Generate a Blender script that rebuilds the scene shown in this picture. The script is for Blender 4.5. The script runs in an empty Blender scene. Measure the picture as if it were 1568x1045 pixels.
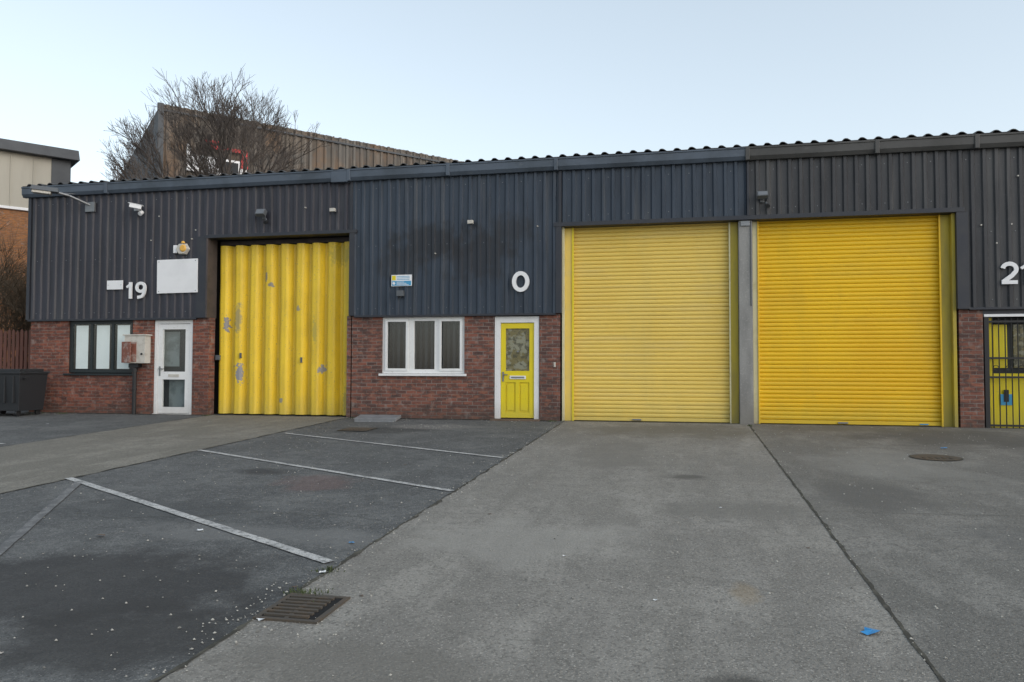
import bpy, bmesh, math, random
from mathutils import Vector, Matrix, noise
random.seed(7)
S=bpy.context.scene
S.view_settings.view_transform='Standard'; S.view_settings.look='None'; S.view_settings.exposure=0
COL=bpy.context.collection
SL=0.03396
def gz(y): return SL*max(y,-45) if y<0 else 0.0

# ---------------------------------------------------------------- materials
def mat(name, base, rough=.6, metal=0.0, layers=(), bump=None, spec=.4, ao_grime=None, spots=(), spotcol=(.2,.2,.22)):
    m=bpy.data.materials.new(name); m.use_nodes=True; nt=m.node_tree; N=nt.nodes; L=nt.links
    b=N['Principled BSDF']; b.inputs['Roughness'].default_value=rough; b.inputs['Metallic'].default_value=metal
    b.inputs['Specular IOR Level'].default_value=spec
    geo=N.new('ShaderNodeNewGeometry'); pos=geo.outputs['Position']
    rgb=N.new('ShaderNodeRGB'); rgb.outputs[0].default_value=(*base,1); cur=rgb.outputs[0]
    def mix(fac,a,col):
        x=N.new('ShaderNodeMix'); x.data_type='RGBA'; L.new(fac,x.inputs[0]); L.new(a,x.inputs[6])
        if isinstance(col,tuple): x.inputs[7].default_value=(*col,1)
        else: L.new(col,x.inputs[7])
        return x.outputs[2]
    def ns(scale,detail,stretch,off=0):
        mp=N.new('ShaderNodeMapping'); L.new(pos,mp.inputs[0]); mp.inputs['Scale'].default_value=stretch; mp.inputs['Location'].default_value=(off,off*.7,off*.3)
        n=N.new('ShaderNodeTexNoise'); n.inputs['Scale'].default_value=scale; n.inputs['Detail'].default_value=detail; n.inputs['Roughness'].default_value=.62
        L.new(mp.outputs[0],n.inputs['Vector']); return n.outputs[0]
    for i,l in enumerate(layers):
        scale,col,lo,hi,amt=l[:5]; stretch=l[5] if len(l)>5 else (1,1,1); det=l[6] if len(l)>6 else (4 if scale<20 else 1.5)
        mr=N.new('ShaderNodeMapRange'); L.new(ns(scale,det,stretch,i*13.7),mr.inputs[0])
        mr.inputs[1].default_value=lo; mr.inputs[2].default_value=hi; mr.inputs[3].default_value=0; mr.inputs[4].default_value=amt
        cur=mix(mr.outputs[0],cur,col)
    if ao_grime:  # grime by height, doubling as painted occlusion near the ground
        z0,z1,col,amt=ao_grime
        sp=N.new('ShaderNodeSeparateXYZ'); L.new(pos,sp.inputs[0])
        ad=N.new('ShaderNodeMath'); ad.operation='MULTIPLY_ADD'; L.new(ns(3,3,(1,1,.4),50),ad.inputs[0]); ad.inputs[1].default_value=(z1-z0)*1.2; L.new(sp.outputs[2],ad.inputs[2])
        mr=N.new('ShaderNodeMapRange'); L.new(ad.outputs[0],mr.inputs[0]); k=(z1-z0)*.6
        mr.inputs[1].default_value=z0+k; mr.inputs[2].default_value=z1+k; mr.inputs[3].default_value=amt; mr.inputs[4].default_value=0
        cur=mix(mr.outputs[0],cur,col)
    sn=None
    for (c,r,colr,amt) in spots:
        if sn is None: sn=ns(1.6/max(min(r[0],r[2] if r[2]<1 else r[1]),.12),4,(1,1,1),3)
        wn=N.new('ShaderNodeVectorMath'); wn.operation='SUBTRACT'; L.new(pos,wn.inputs[0]); wn.inputs[1].default_value=c
        sc=N.new('ShaderNodeVectorMath'); sc.operation='DIVIDE'; L.new(wn.outputs[0],sc.inputs[0]); sc.inputs[1].default_value=r
        ln=N.new('ShaderNodeVectorMath'); ln.operation='LENGTH'; L.new(sc.outputs[0],ln.inputs[0])
        ad=N.new('ShaderNodeMath'); ad.operation='MULTIPLY_ADD'; L.new(sn,ad.inputs[0]); ad.inputs[1].default_value=2.4; L.new(ln.outputs[1],ad.inputs[2])
        mr=N.new('ShaderNodeMapRange'); L.new(ad.outputs[0],mr.inputs[0])
        mr.inputs[1].default_value=1.85; mr.inputs[2].default_value=1.85+(.06 if amt>.85 else .55); mr.inputs[3].default_value=amt; mr.inputs[4].default_value=0
        cur=mix(mr.outputs[0],cur,colr)
    L.new(cur,b.inputs['Base Color'])
    if bump:
        h=None
        for (sc,st,dist,*rest) in (bump if isinstance(bump,list) else [bump]):
            bm=N.new('ShaderNodeBump'); bm.inputs['Strength'].default_value=st; bm.inputs['Distance'].default_value=dist
            L.new(ns(sc,2,rest[0] if rest else (1,1,1),5),bm.inputs['Height'])
            if h: L.new(h,bm.inputs['Normal'])
            h=bm.outputs[0]
        L.new(h,b.inputs['Normal'])
    return m

def brickmat(name,c1,c2,mortar,dark):
    m=bpy.data.materials.new(name); m.use_nodes=True; nt=m.node_tree; N=nt.nodes; L=nt.links
    b=N['Principled BSDF']; b.inputs['Roughness'].default_value=.88; b.inputs['Specular IOR Level'].default_value=.2
    geo=N.new('ShaderNodeNewGeometry'); sp=N.new('ShaderNodeSeparateXYZ'); L.new(geo.outputs['Position'],sp.inputs[0])
    ad=N.new('ShaderNodeMath'); L.new(sp.outputs[0],ad.inputs[0]); L.new(sp.outputs[1],ad.inputs[1])
    cb=N.new('ShaderNodeCombineXYZ'); L.new(ad.outputs[0],cb.inputs[0]); L.new(sp.outputs[2],cb.inputs[1])
    br=N.new('ShaderNodeTexBrick'); L.new(cb.outputs[0],br.inputs['Vector'])
    br.inputs['Scale'].default_value=1; br.inputs['Brick Width'].default_value=.225; br.inputs['Row Height'].default_value=.075
    br.inputs['Mortar Size'].default_value=.0075; br.inputs['Mortar Smooth'].default_value=.2; br.inputs['Bias'].default_value=-.05
    br.inputs['Color1'].default_value=(*c1,1); br.inputs['Color2'].default_value=(*c2,1); br.inputs['Mortar'].default_value=(*mortar,1)
    cur=br.outputs[0]
    def lay(scale,lo,hi,amt,col,st=(1,1,1)):
        nonlocal cur
        mp=N.new('ShaderNodeMapping'); L.new(geo.outputs['Position'],mp.inputs[0]); mp.inputs['Scale'].default_value=st
        n=N.new('ShaderNodeTexNoise'); L.new(mp.outputs[0],n.inputs['Vector']); n.inputs['Scale'].default_value=scale; n.inputs['Detail'].default_value=3
        mr=N.new('ShaderNodeMapRange'); L.new(n.outputs[0],mr.inputs[0]); mr.inputs[1].default_value=lo; mr.inputs[2].default_value=hi; mr.inputs[4].default_value=amt
        x=N.new('ShaderNodeMix'); x.data_type='RGBA'; L.new(mr.outputs[0],x.inputs[0]); L.new(cur,x.inputs[6]); x.inputs[7].default_value=(*col,1); cur=x.outputs[2]
    lay(.9,.45,.65,.40,dark); lay(4.5,.5,.58,.55,dark,(1,1,2.8)); lay(5,.60,.70,.4,(.36,.32,.29)); lay(5.2,.56,.62,.5,(c1[0]*1.25,c1[1]*1.35,c1[2]*1.2),(1,1,2.8)); lay(30,.55,.72,.35,(.30,.20,.16))
    mr=N.new('ShaderNodeMapRange'); L.new(sp.outputs[2],mr.inputs[0]); mr.inputs[1].default_value=.0; mr.inputs[2].default_value=.35; mr.inputs[3].default_value=.5; mr.inputs[4].default_value=0  # wall foot mixed darker: grime that also paints in occlusion
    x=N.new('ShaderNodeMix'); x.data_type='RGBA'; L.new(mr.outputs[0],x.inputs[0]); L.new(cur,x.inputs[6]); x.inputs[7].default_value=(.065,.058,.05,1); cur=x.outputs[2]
    L.new(cur,b.inputs['Base Color'])
    iv=N.new('ShaderNodeMath'); iv.operation='SUBTRACT'; iv.inputs[0].default_value=1; L.new(br.outputs['Fac'],iv.inputs[1])
    bm=N.new('ShaderNodeBump'); bm.inputs['Strength'].default_value=.8; bm.inputs['Distance'].default_value=.008; L.new(iv.outputs[0],bm.inputs['Height']); L.new(bm.outputs[0],b.inputs['Normal'])
    return m

def glassmat(name,tint=(.96,.98,.98),refl=.05):
    m=bpy.data.materials.new(name); m.use_nodes=True; nt=m.node_tree; N=nt.nodes; L=nt.links
    N.remove(N['Principled BSDF']); o=[n for n in N if n.type=='OUTPUT_MATERIAL'][0]
    t=N.new('ShaderNodeBsdfTransparent'); t.inputs[0].default_value=(*tint,1)
    g=N.new('ShaderNodeBsdfGlossy'); g.inputs['Roughness'].default_value=.03
    mx=N.new('ShaderNodeMixShader'); mx.inputs[0].default_value=refl; L.new(t.outputs[0],mx.inputs[1]); L.new(g.outputs[0],mx.inputs[2]); L.new(mx.outputs[0],o.inputs[0])
    return m

ST=(6,(.085,.088,.09),.54,.68,.45,(1,1,.05))
M={}
M['clad_l']=mat('cladding_slate_a',(.035,.036,.047),.5,0,[(.5,(.045,.047,.061),.4,.65,.8),(9,(.021,.022,.028),.48,.66,.6,(1,1,.10)),ST,(30,(.085,.09,.10),.64,.72,.5)],[(.9,.25,.03)])
M['clad_m']=mat('cladding_slate_b',(.033,.047,.068),.45,0,[(.6,(.044,.060,.084),.4,.65,.8),(8,(.020,.027,.038),.48,.66,.6,(1,1,.10)),ST,(26,(.10,.11,.12),.66,.74,.5)],[(.9,.3,.03)],
   spots=[((-5.3,-.05,3.75),(.9,.5,.4),(.018,.019,.022),.7),((-4.3,-.05,3.45),(.7,.5,.6),(.020,.021,.025),.65),((-6.0,-.05,3.3),(.5,.5,.35),(.022,.024,.028),.6),((-3.6,-.05,3.9),(.5,.5,.35),(.022,.024,.028),.6)])
M['clad_r']=mat('cladding_slate_c',(.038,.040,.045),.5,0,[(.5,(.051,.053,.057),.4,.65,.8),(8,(.020,.021,.024),.48,.66,.6,(1,1,.10)),(5,(.10,.10,.098),.52,.66,.5,(1,1,.05)),(26,(.11,.11,.11),.64,.72,.5)],[(.9,.25,.03)])
M['trim']=mat('flashing_dark',(.030,.034,.044),.5,0,[(3,(.045,.046,.05),.45,.7,.7)])
M['trim_br']=mat('flashing_brown',(.075,.062,.06),.6,0,[(4,(.04,.037,.038),.45,.7,.8)])
M['gut_b']=mat('gutter_blue_grey',(.085,.108,.140),.45,0,[(1.2,(.052,.066,.083),.42,.62,.8,(1,1,1)),(12,(.15,.17,.19),.6,.75,.4,(.3,1,1))],(5,.2,.01))
M['gut_g']=mat('gutter_grey',(.074,.074,.072),.55,0,[(1.2,(.05,.05,.048),.42,.62,.8),(12,(.13,.13,.12),.6,.75,.4,(.3,1,1))],(5,.2,.01))
M['roof']=mat('roof_sheet',(.07,.073,.076),.75,0,[(2,(.04,.04,.04),.4,.7,.7),(12,(.12,.12,.10),.6,.75,.5)])
M['brick_l']=brickmat('brick_red',(.26,.092,.062),(.115,.053,.044),(.19,.16,.14),(.068,.040,.036))
M['brick_m']=brickmat('brick_brown',(.24,.096,.068),(.098,.057,.051),(.22,.19,.17),(.062,.044,.041))
M['brick_f']=brickmat('brick_orange',(.36,.15,.06),(.26,.12,.06),(.25,.2,.14),(.18,.10,.06))
M['white']=mat('upvc_white',(.74,.75,.75),.35,0,[(3,(.58,.58,.56),.5,.75,.5),(25,(.45,.43,.40),.60,.74,.4)],ao_grime=(0,.35,(.34,.31,.27),.5))
M['signwhite']=mat('sign_white',(.78,.79,.80),.4,0,[(2,(.68,.69,.70),.45,.7,.6)])
M['black']=mat('black_paint',(.018,.019,.021),.45)
M['black_green']=mat('window_frame_dark',(.020,.027,.029),.4)
M['fold']=mat('folding_door_yellow',(.80,.56,.035),.42,0,[(1.1,(.70,.48,.03),.42,.6,.7),(7,(.56,.40,.05),.48,.66,.5,(1,1,.15)),(34,(.32,.28,.14),.65,.71,.7)],[(1.3,.25,.03)],
   ao_grime=(0,.5,(.40,.32,.08),.55),
   spots=[((-9.95,.28,.95),(.12,.4,.28),(.24,.25,.29),.95),((-10.12,.28,1.05),(.08,.4,.14),(.22,.23,.27),.95),((-7.95,.28,1.05),(.11,.4,.14),(.26,.27,.30),.95),((-10.3,.28,2.05),(.08,.4,.24),(.22,.22,.24),.95),
   ((-9.2,.28,2.95),(.10,.4,.08),(.2,.2,.2),.9),((-9.3,.28,3.15),(.07,.4,.16),(.24,.22,.18),.9),((-10.0,.28,2.2),(.08,.4,.35),(.3,.26,.14),.8),((-8.5,.28,2.4),(.07,.4,.09),(.3,.27,.2),.9),((-7.5,.28,3.6),(.3,.4,.25),(.3,.25,.05),.5),((-7.3,.28,.3),(.12,.4,.3),(.3,.26,.08),.6),((-8.9,.28,.35),(.09,.4,.09),(.25,.24,.2),.9),((-8.1,.28,1.9),(.05,.4,.3),(.40,.34,.08),.7)])
M['sh1']=mat('shutter_yellow_faded',(.76,.56,.130),.45,0,[(.5,(.72,.51,.10),.42,.62,.7),(6,(.64,.50,.19),.5,.68,.4,(.12,1,1)),(1.0,(.58,.46,.15),.50,.68,.4,(1,1,.2)),(50,(.45,.38,.18),.66,.72,.4)],ao_grime=(0,.45,(.45,.39,.13),.5))
M['sh2']=mat('shutter_yellow',(.80,.50,.014),.42,0,[(.5,(.74,.44,.012),.42,.62,.8),(6,(.64,.43,.04),.5,.68,.35,(.12,1,1)),(1.0,(.56,.38,.03),.50,.68,.4,(1,1,.2)),(50,(.45,.34,.08),.66,.72,.4)],ao_grime=(0,.5,(.46,.37,.05),.55))
M['ypaint']=mat('yellow_gloss',(.72,.58,.015),.35,0,[(3,(.62,.50,.03),.45,.7,.5),(30,(.42,.36,.1),.66,.72,.45)],ao_grime=(0,.4,(.42,.36,.08),.5))
M['yguide']=mat('guide_yellow_shaded',(.44,.34,.03),.5,0,[(3,(.30,.24,.05),.42,.62,.8,(1,1,.3))],ao_grime=(0,.6,(.22,.19,.07),.6))  # deeper yellow, shade of the right-hand guides put into the colour
M['ycream']=mat('cream_strip',(.60,.56,.35),.5,0,[(4,(.42,.38,.18),.5,.7,.6)],ao_grime=(0,.4,(.32,.29,.2),.6))
M['conc_post']=mat('concrete_post',(.27,.27,.26),.85,0,[(3,(.18,.18,.175),.45,.65,.7,(1,1,.3)),(30,(.37,.36,.34),.55,.7,.4)],(40,.3,.006),ao_grime=(0,.6,(.14,.13,.11),.6))
M['glass']=glassmat('window_glass')
M['blind_d']=mat('blind_dark',(.032,.035,.038),.8,0,[(3,(.048,.05,.053),.45,.7,.6)])
M['blind_w']=mat('blind_white',(.85,.88,.87),.8,0,[(2,(.75,.79,.78),.45,.7,.6)])
M['inside']=mat('interior_dark',(.02,.02,.02),.9)
M['etched']=mat('etched_glass',(.16,.14,.065),.15,0,[(6,(.27,.28,.22),.47,.55,.7),(11,(.06,.06,.04),.5,.58,.8)],(7,.3,.01))
M['metal']=mat('galvanised',(.22,.23,.24),.4,.6,[(8,(.3,.3,.3),.5,.7,.5)])
M['plas_g']=mat('plastic_grey',(.10,.11,.12),.5)
M['plas_w']=mat('plastic_cream',(.54,.52,.47),.5,0,[(9,(.38,.35,.30),.48,.66,.6)])
M['amber']=mat('amber_lens',(.75,.42,.08),.3)
M['rust']=mat('rust_red',(.26,.10,.07),.75,0,[(6,(.42,.36,.32),.5,.62,.8),(14,(.14,.06,.04),.5,.7,.7)],(20,.3,.01))
M['blue']=mat('sign_blue',(.06,.30,.52),.4)
M['asphalt']=mat('asphalt',(.124,.128,.126),.88,0,[(.33,(.090,.094,.094),.42,.58,.8),(1.3,(.168,.172,.166),.48,.62,.65),(5,(.078,.081,.081),.49,.64,.6),(1.1,(.082,.086,.086),.52,.64,.5,(1.3,.35,1)),(18,(.19,.192,.184),.52,.64,.6),(60,(.048,.049,.049),.53,.64,.65),(85,(.33,.33,.31),.61,.69,.65)],
   [(60,.9,.014)],spec=.22,
   spots=[((-3.9,-11.5,-.4),(1.5,.9,1),(.042,.042,.042),.75),((-3.0,-12.3,-.4),(.8,.6,1),(.046,.046,.045),.75),((-4.2,-7.6,-.3),(.45,.6,1),(.18,.105,.095),.35),((-4.9,-9.3,-.3),(1.3,.5,1),(.062,.066,.067),.5),((-5.6,-2.2,-.1),(1.1,.5,1),(.055,.056,.055),.6),((-5.2,-7.0,-.3),(.35,.25,1),(.045,.045,.045),.7),((-3.4,-10.0,-.3),(1.2,.3,1),(.19,.192,.185),.5),((-4.7,-1.5,-.1),(.9,.4,1),(.24,.23,.215),.45),((-5.0,-12.6,-.4),(.8,.5,1),(.18,.182,.178),.5)])
def concmat(nm,a,b,c,sp=()):
    return mat(nm,a,.88,0,[(.35,b,.4,.58,.85),(1.1,c,.50,.62,.75,(1,.5,1)),(4,b,.48,.62,.7),(1.6,tuple(v*.76 for v in a),.50,.64,.6,(1.6,.12,1)),(2.2,tuple(v*1.3 for v in a),.53,.66,.6,(1,.35,1)),(14,tuple(v*.68 for v in a),.52,.64,.65),(45,tuple(v*.45 for v in a),.54,.64,.6),(70,tuple(min(1,v*1.9) for v in a),.60,.68,.6)],
      [(55,.8,.012)],spec=.22,spots=sp)
M['conc1']=concmat('concrete_apron',(.240,.230,.205),(.195,.187,.168),(.275,.264,.237),[((-.2,-1.4,0),(1.6,1.0,1),(.13,.122,.098),.6),((.0,-6.4,-.2),(.25,.22,1),(.09,.088,.08),.75),((.25,-12.3,-.4),(.25,.2,1),(.07,.068,.062),.8),((-1.0,-4.5,-.2),(.5,1.6,1),(.165,.158,.14),.6),((.35,-10.8,-.4),(.10,.22,1),(.26,.19,.10),.35),((-1.2,-9.8,-.3),(.9,.7,1),(.31,.30,.27),.5),((.4,-8.3,-.3),(.6,.5,1),(.15,.145,.13),.5),((-1.6,-12.4,-.4),(.7,.3,1),(.15,.143,.125),.5)])
M['conc2']=concmat('concrete_slab_dark',(.190,.184,.166),(.145,.141,.127),(.22,.212,.19),[((4.5,-1.8,0),(1.8,1.2,1),(.085,.083,.076),.6),((2.6,-5,0),(.9,1.6,1),(.24,.235,.212),.5),((1.8,-7.2,0),(.6,.9,1),(.11,.108,.10),.6),((3.2,-.6,0),(2,.5,1),(.12,.118,.10),.6),((3.0,-9,0),(.8,.7,1),(.11,.11,.105),.5)])
M['conc3']=concmat('concrete_strip',(.215,.204,.175),(.17,.162,.138),(.245,.232,.20))
M['paint']=mat('road_paint_worn',(.50,.50,.48),.8,0,[(2.5,(.34,.34,.33),.45,.62,.85),(18,(.15,.152,.148),.52,.60,.75),(70,(.13,.13,.13),.54,.62,.6)],(70,.5,.005))
M['paint_f']=mat('road_paint_faint',(.20,.202,.198),.85,0,[(6,(.12,.123,.122),.42,.56,1),(60,(.10,.10,.10),.5,.6,.8)])
M['seam']=mat('joint_dirt',(.045,.043,.034),.95,0,[(8,(.095,.09,.07),.48,.62,.8)])
M['iron']=mat('cast_iron',(.08,.07,.058),.75,.2,[(12,(.12,.085,.055),.45,.65,.7)],(60,.4,.005))
M['hole']=mat('drain_void',(.008,.008,.008),.95)
M['slab']=mat('grey_slab',(.20,.21,.22),.8,0,[(4,(.13,.135,.14),.45,.7,.7)],(50,.3,.005))
M['wood']=mat('fence_timber',(.15,.065,.048),.8,0,[(5,(.08,.045,.035),.45,.7,.7,(4,4,.3))])
M['plank']=mat('step_timber',(.13,.09,.065),.85,0,[(6,(.06,.045,.035),.45,.7,.7,(.3,2,1))],(30,.3,.01))
M['bark']=mat('bark_twigs',(.095,.080,.070),.9)
M['bark2']=mat('shrub_twigs',(.10,.075,.05),.9,0,[(3,(.055,.05,.035),.5,.7,.6)])
M['bin']=mat('bin_plastic',(.022,.024,.027),.5)
M['cream']=mat('cream_panel',(.42,.40,.34),.7,0,[(1.2,(.34,.32,.27),.45,.7,.7,(1,1,.2))])
M['shed_br']=mat('weathered_sheet',(.150,.125,.100),.85,0,[(.5,(.11,.095,.08),.42,.58,.85),(2.0,(.25,.225,.195),.50,.60,.6,(1.5,1.5,.04)),(3.4,(.065,.055,.047),.50,.60,.6,(1.5,1.5,.05)),(1.3,(.20,.125,.075),.52,.62,.55,(1,1,.5)),(.8,(.12,.12,.115),.5,.6,.5)])
M['shed_gr']=mat('shed_grey',(.09,.097,.105),.7,0,[(1,(.065,.07,.077),.45,.7,.7)])
M['red']=mat('red_paint',(.50,.03,.03),.5)
M['weed']=mat('weed_green',(.06,.08,.03),.8)
M['stone']=mat('grit',(.40,.39,.35),.9,0,[(9,(.12,.12,.11),.45,.6,.9)])
M['scrap_b']=mat('blue_wrapper',(.03,.25,.55),.35)
M['scrap_w']=mat('paper_scrap',(.70,.71,.71),.6)
M['dblind']=mat('door_blind_grey',(.22,.25,.25),.8,0,[(3,(.12,.14,.14),.45,.6,.8)])

# ---------------------------------------------------------------- mesh helpers
def link(o,parent=None):
    COL.objects.link(o)
    if parent is not None: o.parent=parent
    return o
def empty(name): 
    e=bpy.data.objects.new(name,None); COL.objects.link(e); return e
def mesh_obj(name,verts,faces,mats,parent=None,midx=None,smooth=False):
    me=bpy.data.meshes.new(name); me.from_pydata(verts,[],faces); 
    for m in (mats if isinstance(mats,list) else [mats]): me.materials.append(m)
    if midx: 
        for p,i in zip(me.polygons,midx): p.material_index=i
    if smooth:
        for p in me.polygons: p.use_smooth=True
    me.update(); return link(bpy.data.objects.new(name,me),parent)
BF=[(0,3,2,1),(4,5,6,7),(0,1,5,4),(1,2,6,5),(2,3,7,6),(3,0,4,7)]
class MB:
    def __init__(s): s.v=[];s.f=[];s.mi=[];s.mats=[]
    def _m(s,m):
        if m not in s.mats: s.mats.append(m)
        return s.mats.index(m)
    def add(s,v,f,m):
        o=len(s.v); s.v+=[tuple(a) for a in v]; k=s._m(m)
        for q in f: s.f.append(tuple(i+o for i in q)); s.mi.append(k)
    def box(s,x0,x1,y0,y1,z0,z1,m,T=None,taper=0):
        t=taper
        v=[(x0,y0,z0),(x1,y0,z0),(x1,y1,z0),(x0,y1,z0),(x0+t,y0+t,z1),(x1-t,y0+t,z1),(x1-t,y1-t,z1),(x0+t,y1-t,z1)]
        if T is not None: v=[T@Vector(a) for a in v]
        s.add(v,BF,m)
    def cyl(s,p,q,r,m,n=12,r2=None):
        p=Vector(p);q=Vector(q);d=(q-p).normalized();a=d.orthogonal().normalized();b=d.cross(a); r2=r if r2 is None else r2
        v=[p+(a*math.cos(2*math.pi*i/n)+b*math.sin(2*math.pi*i/n))*r for i in range(n)]+[q+(a*math.cos(2*math.pi*i/n)+b*math.sin(2*math.pi*i/n))*r2 for i in range(n)]
        f=[(i,(i+1)%n,n+(i+1)%n,n+i) for i in range(n)]+[tuple(range(n-1,-1,-1)),tuple(range(n,2*n))]
        s.add(v,f,m)
    def build(s,name,parent=None,bevel=0,smooth=False):
        o=mesh_obj(name,s.v,s.f,s.mats,parent,s.mi,smooth)
        if bevel:
            b=o.modifiers.new('bevel','BEVEL'); b.width=bevel; b.segments=2; b.limit_method='ANGLE'; b.angle_limit=.6
        return o
def box(name,x0,x1,y0,y1,z0,z1,m,parent=None,bevel=0):
    b=MB(); b.box(x0,x1,y0,y1,z0,z1,m); return b.build(name,parent,bevel)

# ---------------------------------------------------------------- ground
gv=[];gf=[]
ys=[-300,-45,0,300]
for y in ys:
    for x in (-300,-20,20,300): gv.append((x,y,gz(y)))
for j in range(3):
    for i in range(3): a=j*4+i; gf.append((a,a+1,a+5,a+4))
mesh_obj('ground',gv,gf,M['asphalt'])
def strip(name,xl,xr,y0,y1,m,h,jl=0,jr=0,step=.12,seed=0):
    n=max(2,int((y1-y0)/step)); v=[];f=[]
    for i in range(n+1):
        y=y0+(y1-y0)*i/n
        a=xl+jl*(noise.noise(Vector((y*3,seed,0)))+.6*noise.noise(Vector((y*11,seed,3))))
        b=xr+jr*(noise.noise(Vector((y*3,seed,7)))+.6*noise.noise(Vector((y*11,seed,9))))
        v+=[(a,y,gz(y)+h),(b,y,gz(y)+h)]
    for i in range(n): f.append((2*i,2*i+1,2*i+3,2*i+2))
    return mesh_obj(name,v,f,m)
strip('concrete_apron',-2.44,1.14,-24,.0,M['conc1'],.004,.05,.0,seed=1)
strip('concrete_apron',1.16,8.5,-24,.0,M['conc2'],.004,.0,.04,seed=2)
strip('concrete_driveway',-10.5,-7.17,-24,.0,M['conc3'],.004,.05,.05,seed=3)
strip('expansion_joint',-2.455,-2.43,-24,-.1,M['seam'],.008,.03,.04,.05,seed=4)
strip('expansion_joint',1.138,1.162,-24,-.1,M['seam'],.008,.015,.02,.05,seed=5)
strip('expansion_joint',-7.185,-7.165,-24,-.1,M['seam'],.008,.03,.03,.05,seed=6)
strip('expansion_joint',-10.51,-10.49,-24,-.1,M['seam'],.008,.03,.03,.05,seed=8)
def path_ribbon(name,pts,w,m,h,jit=.02,step=.1,wv=.7):
    v=[];f=[];k=0
    P=[Vector((a,b,0)) for a,b in pts]
    out=[]
    for a,b in zip(P[:-1],P[1:]):
        n=max(1,int((b-a).length/step))
        for i in range(n): out.append(a.lerp(b,i/n))
    out.append(P[-1])
    for i,p in enumerate(out):
        d=(out[min(i+1,len(out)-1)]-out[max(i-1,0)]).normalized(); nn=Vector((-d.y,d.x,0))
        o=jit*(noise.noise(p*2.3)+.5*noise.noise(p*9)); ww=w*(1-wv*.5+wv*abs(noise.noise(p*6+Vector((9,0,0)))))
        a=p+nn*(o-ww/2); b=p+nn*(o+ww/2)
        v+=[(a.x,a.y,gz(a.y)+h),(b.x,b.y,gz(b.y)+h)]
    for i in range(len(out)-1): f.append((2*i,2*i+1,2*i+3,2*i+2))
    return mesh_obj(name,v,f,m)
def line(name,p,q,w,m):
    return path_ribbon(name,[p,q],w,m,.009,jit=.006,step=.10,wv=.12)
line('parking_line',(-7.03,-3.06),(-2.50,-5.33),.085,M['paint'])
line('parking_line',(-7.17,-5.38),(-2.47,-7.85),.085,M['paint'])
line('parking_line',(-7.21,-7.92),(-2.54,-10.70),.095,M['paint'])
line('parking_line',(-6.9,-8.1),(-5.0,-11.2),.09,M['paint_f'])
line('parking_line',(-11.9,-5.0),(-10.75,-5.3),.085,M['paint'])
path_ribbon('ground_crack',[(1.2,-8.2),(3.4,-8.0),(6,-8.1)],.006,M['seam'],.008,.05)
path_ribbon('ground_crack',[(1.2,-3.3),(4.2,-3.35),(8,-3.3)],.008,M['seam'],.008,.03)
path_ribbon('ground_crack',[(-10.4,-4.0),(-7.2,-4.05)],.012,M['seam'],.008,.03)
path_ribbon('ground_crack',[(-6.9,-9.9),(-5.8,-9.5),(-5.1,-9.75),(-3.9,-9.2),(-2.6,-9.3)],.007,M['seam'],.006,.12,.05)
path_ribbon('wall_base_dirt',[(-15.4,-.05),(-10.6,-.05)],.12,M['seam'],.011,.03,.07)
path_ribbon('wall_base_dirt',[(-7.1,-.05),(-2.6,-.05)],.14,M['seam'],.011,.03,.07)
path_ribbon('wall_base_dirt',[(-2.5,.02),(4.85,.02)],.10,M['seam'],.011,.02,.07)

# ---------------------------------------------------------------- building
B=empty('industrial_unit_building')
def corr(name,x0,x1,z0,z1,y,m,pitch=.2,depth=.035,parent=B,ztop=None):
    xs=[];x=math.floor(x0/pitch)*pitch
    prof=[(0,0),(.50,0),(.62,1),(.88,1)]
    while x<x1+pitch:
        for u,d in prof: xs.append((x+u*pitch,d))
        x+=pitch
    pts=[p for p in xs if x0<p[0]<x1]; pts=[(x0,0)]+pts+[(x1,0)]
    v=[];f=[]; nz=max(2,int((z1-z0)/.5))
    for i,(x,d) in enumerate(pts):
        for k in range(nz+1):
            z=z0+(z1-z0)*k/nz
            w=.007*noise.noise(Vector((x*.8,z*1.3,y)))
            v.append((x+w,y-d*depth+w,z))
    n=nz+1
    for i in range(len(pts)-1):
        for k in range(nz): a=i*n+k; f.append((a,a+n,a+n+1,a+1))
    return mesh_obj(name,v,f,m,parent)
ZC=2.2; ZT=5.14; XL=-15.38
corr('cladding_1',XL,-10.58,ZC,ZT,-.04,M['clad_l'])
corr('cladding_2',-10.58,-7.12,4.06,ZT,-.04,M['clad_l'])
corr('cladding_3',-7.12,-2.53,ZC,ZT,-.04,M['clad_m'])
corr('cladding_4',-2.53,1.17,4.02,ZT,-.04,M['clad_m'])
corr('cladding_5',1.17,4.9,4.02,ZT,-.043,M['clad_r'])
corr('cladding_6',4.9,10.5,ZC,ZT,-.04,M['clad_r'])
t=MB()
def tr(*a,m='trim'): t.box(*a,M[m])
tr(XL-.03,XL+.05,-.085,.0,ZC,ZT)
tr(-10.86,-10.60,-.082,.0,ZC,4.05)
tr(-10.62,-10.575,-.09,.29,ZC,4.05,m='trim_br')
tr(-10.68,-6.98,-.092,.27,4.00,4.075)
tr(-7.15,-7.03,-.085,.29,ZC,4.0)
tr(-2.62,-2.50,-.085,.26,ZC,4.0)
tr(-2.66,5.0,-.092,.26,3.975,4.06)
tr(4.86,5.06,-.085,.26,ZC-.02,3.975)
tr(1.15,1.19,-.095,-.03,4.06,ZT)
tr(-7.14,-7.08,-.088,-.03,4.075,ZT)
tr(-2.56,-2.50,-.088,-.03,4.06,ZT)
tr(XL,-10.86,-.07,-.002,ZC-.035,ZC+.012); tr(-7.03,-2.62,-.07,-.002,ZC-.035,ZC+.012); tr(5.06,10.5,-.07,-.002,ZC-.035,ZC+.012)
t.build('flashings',B,.004)
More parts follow.
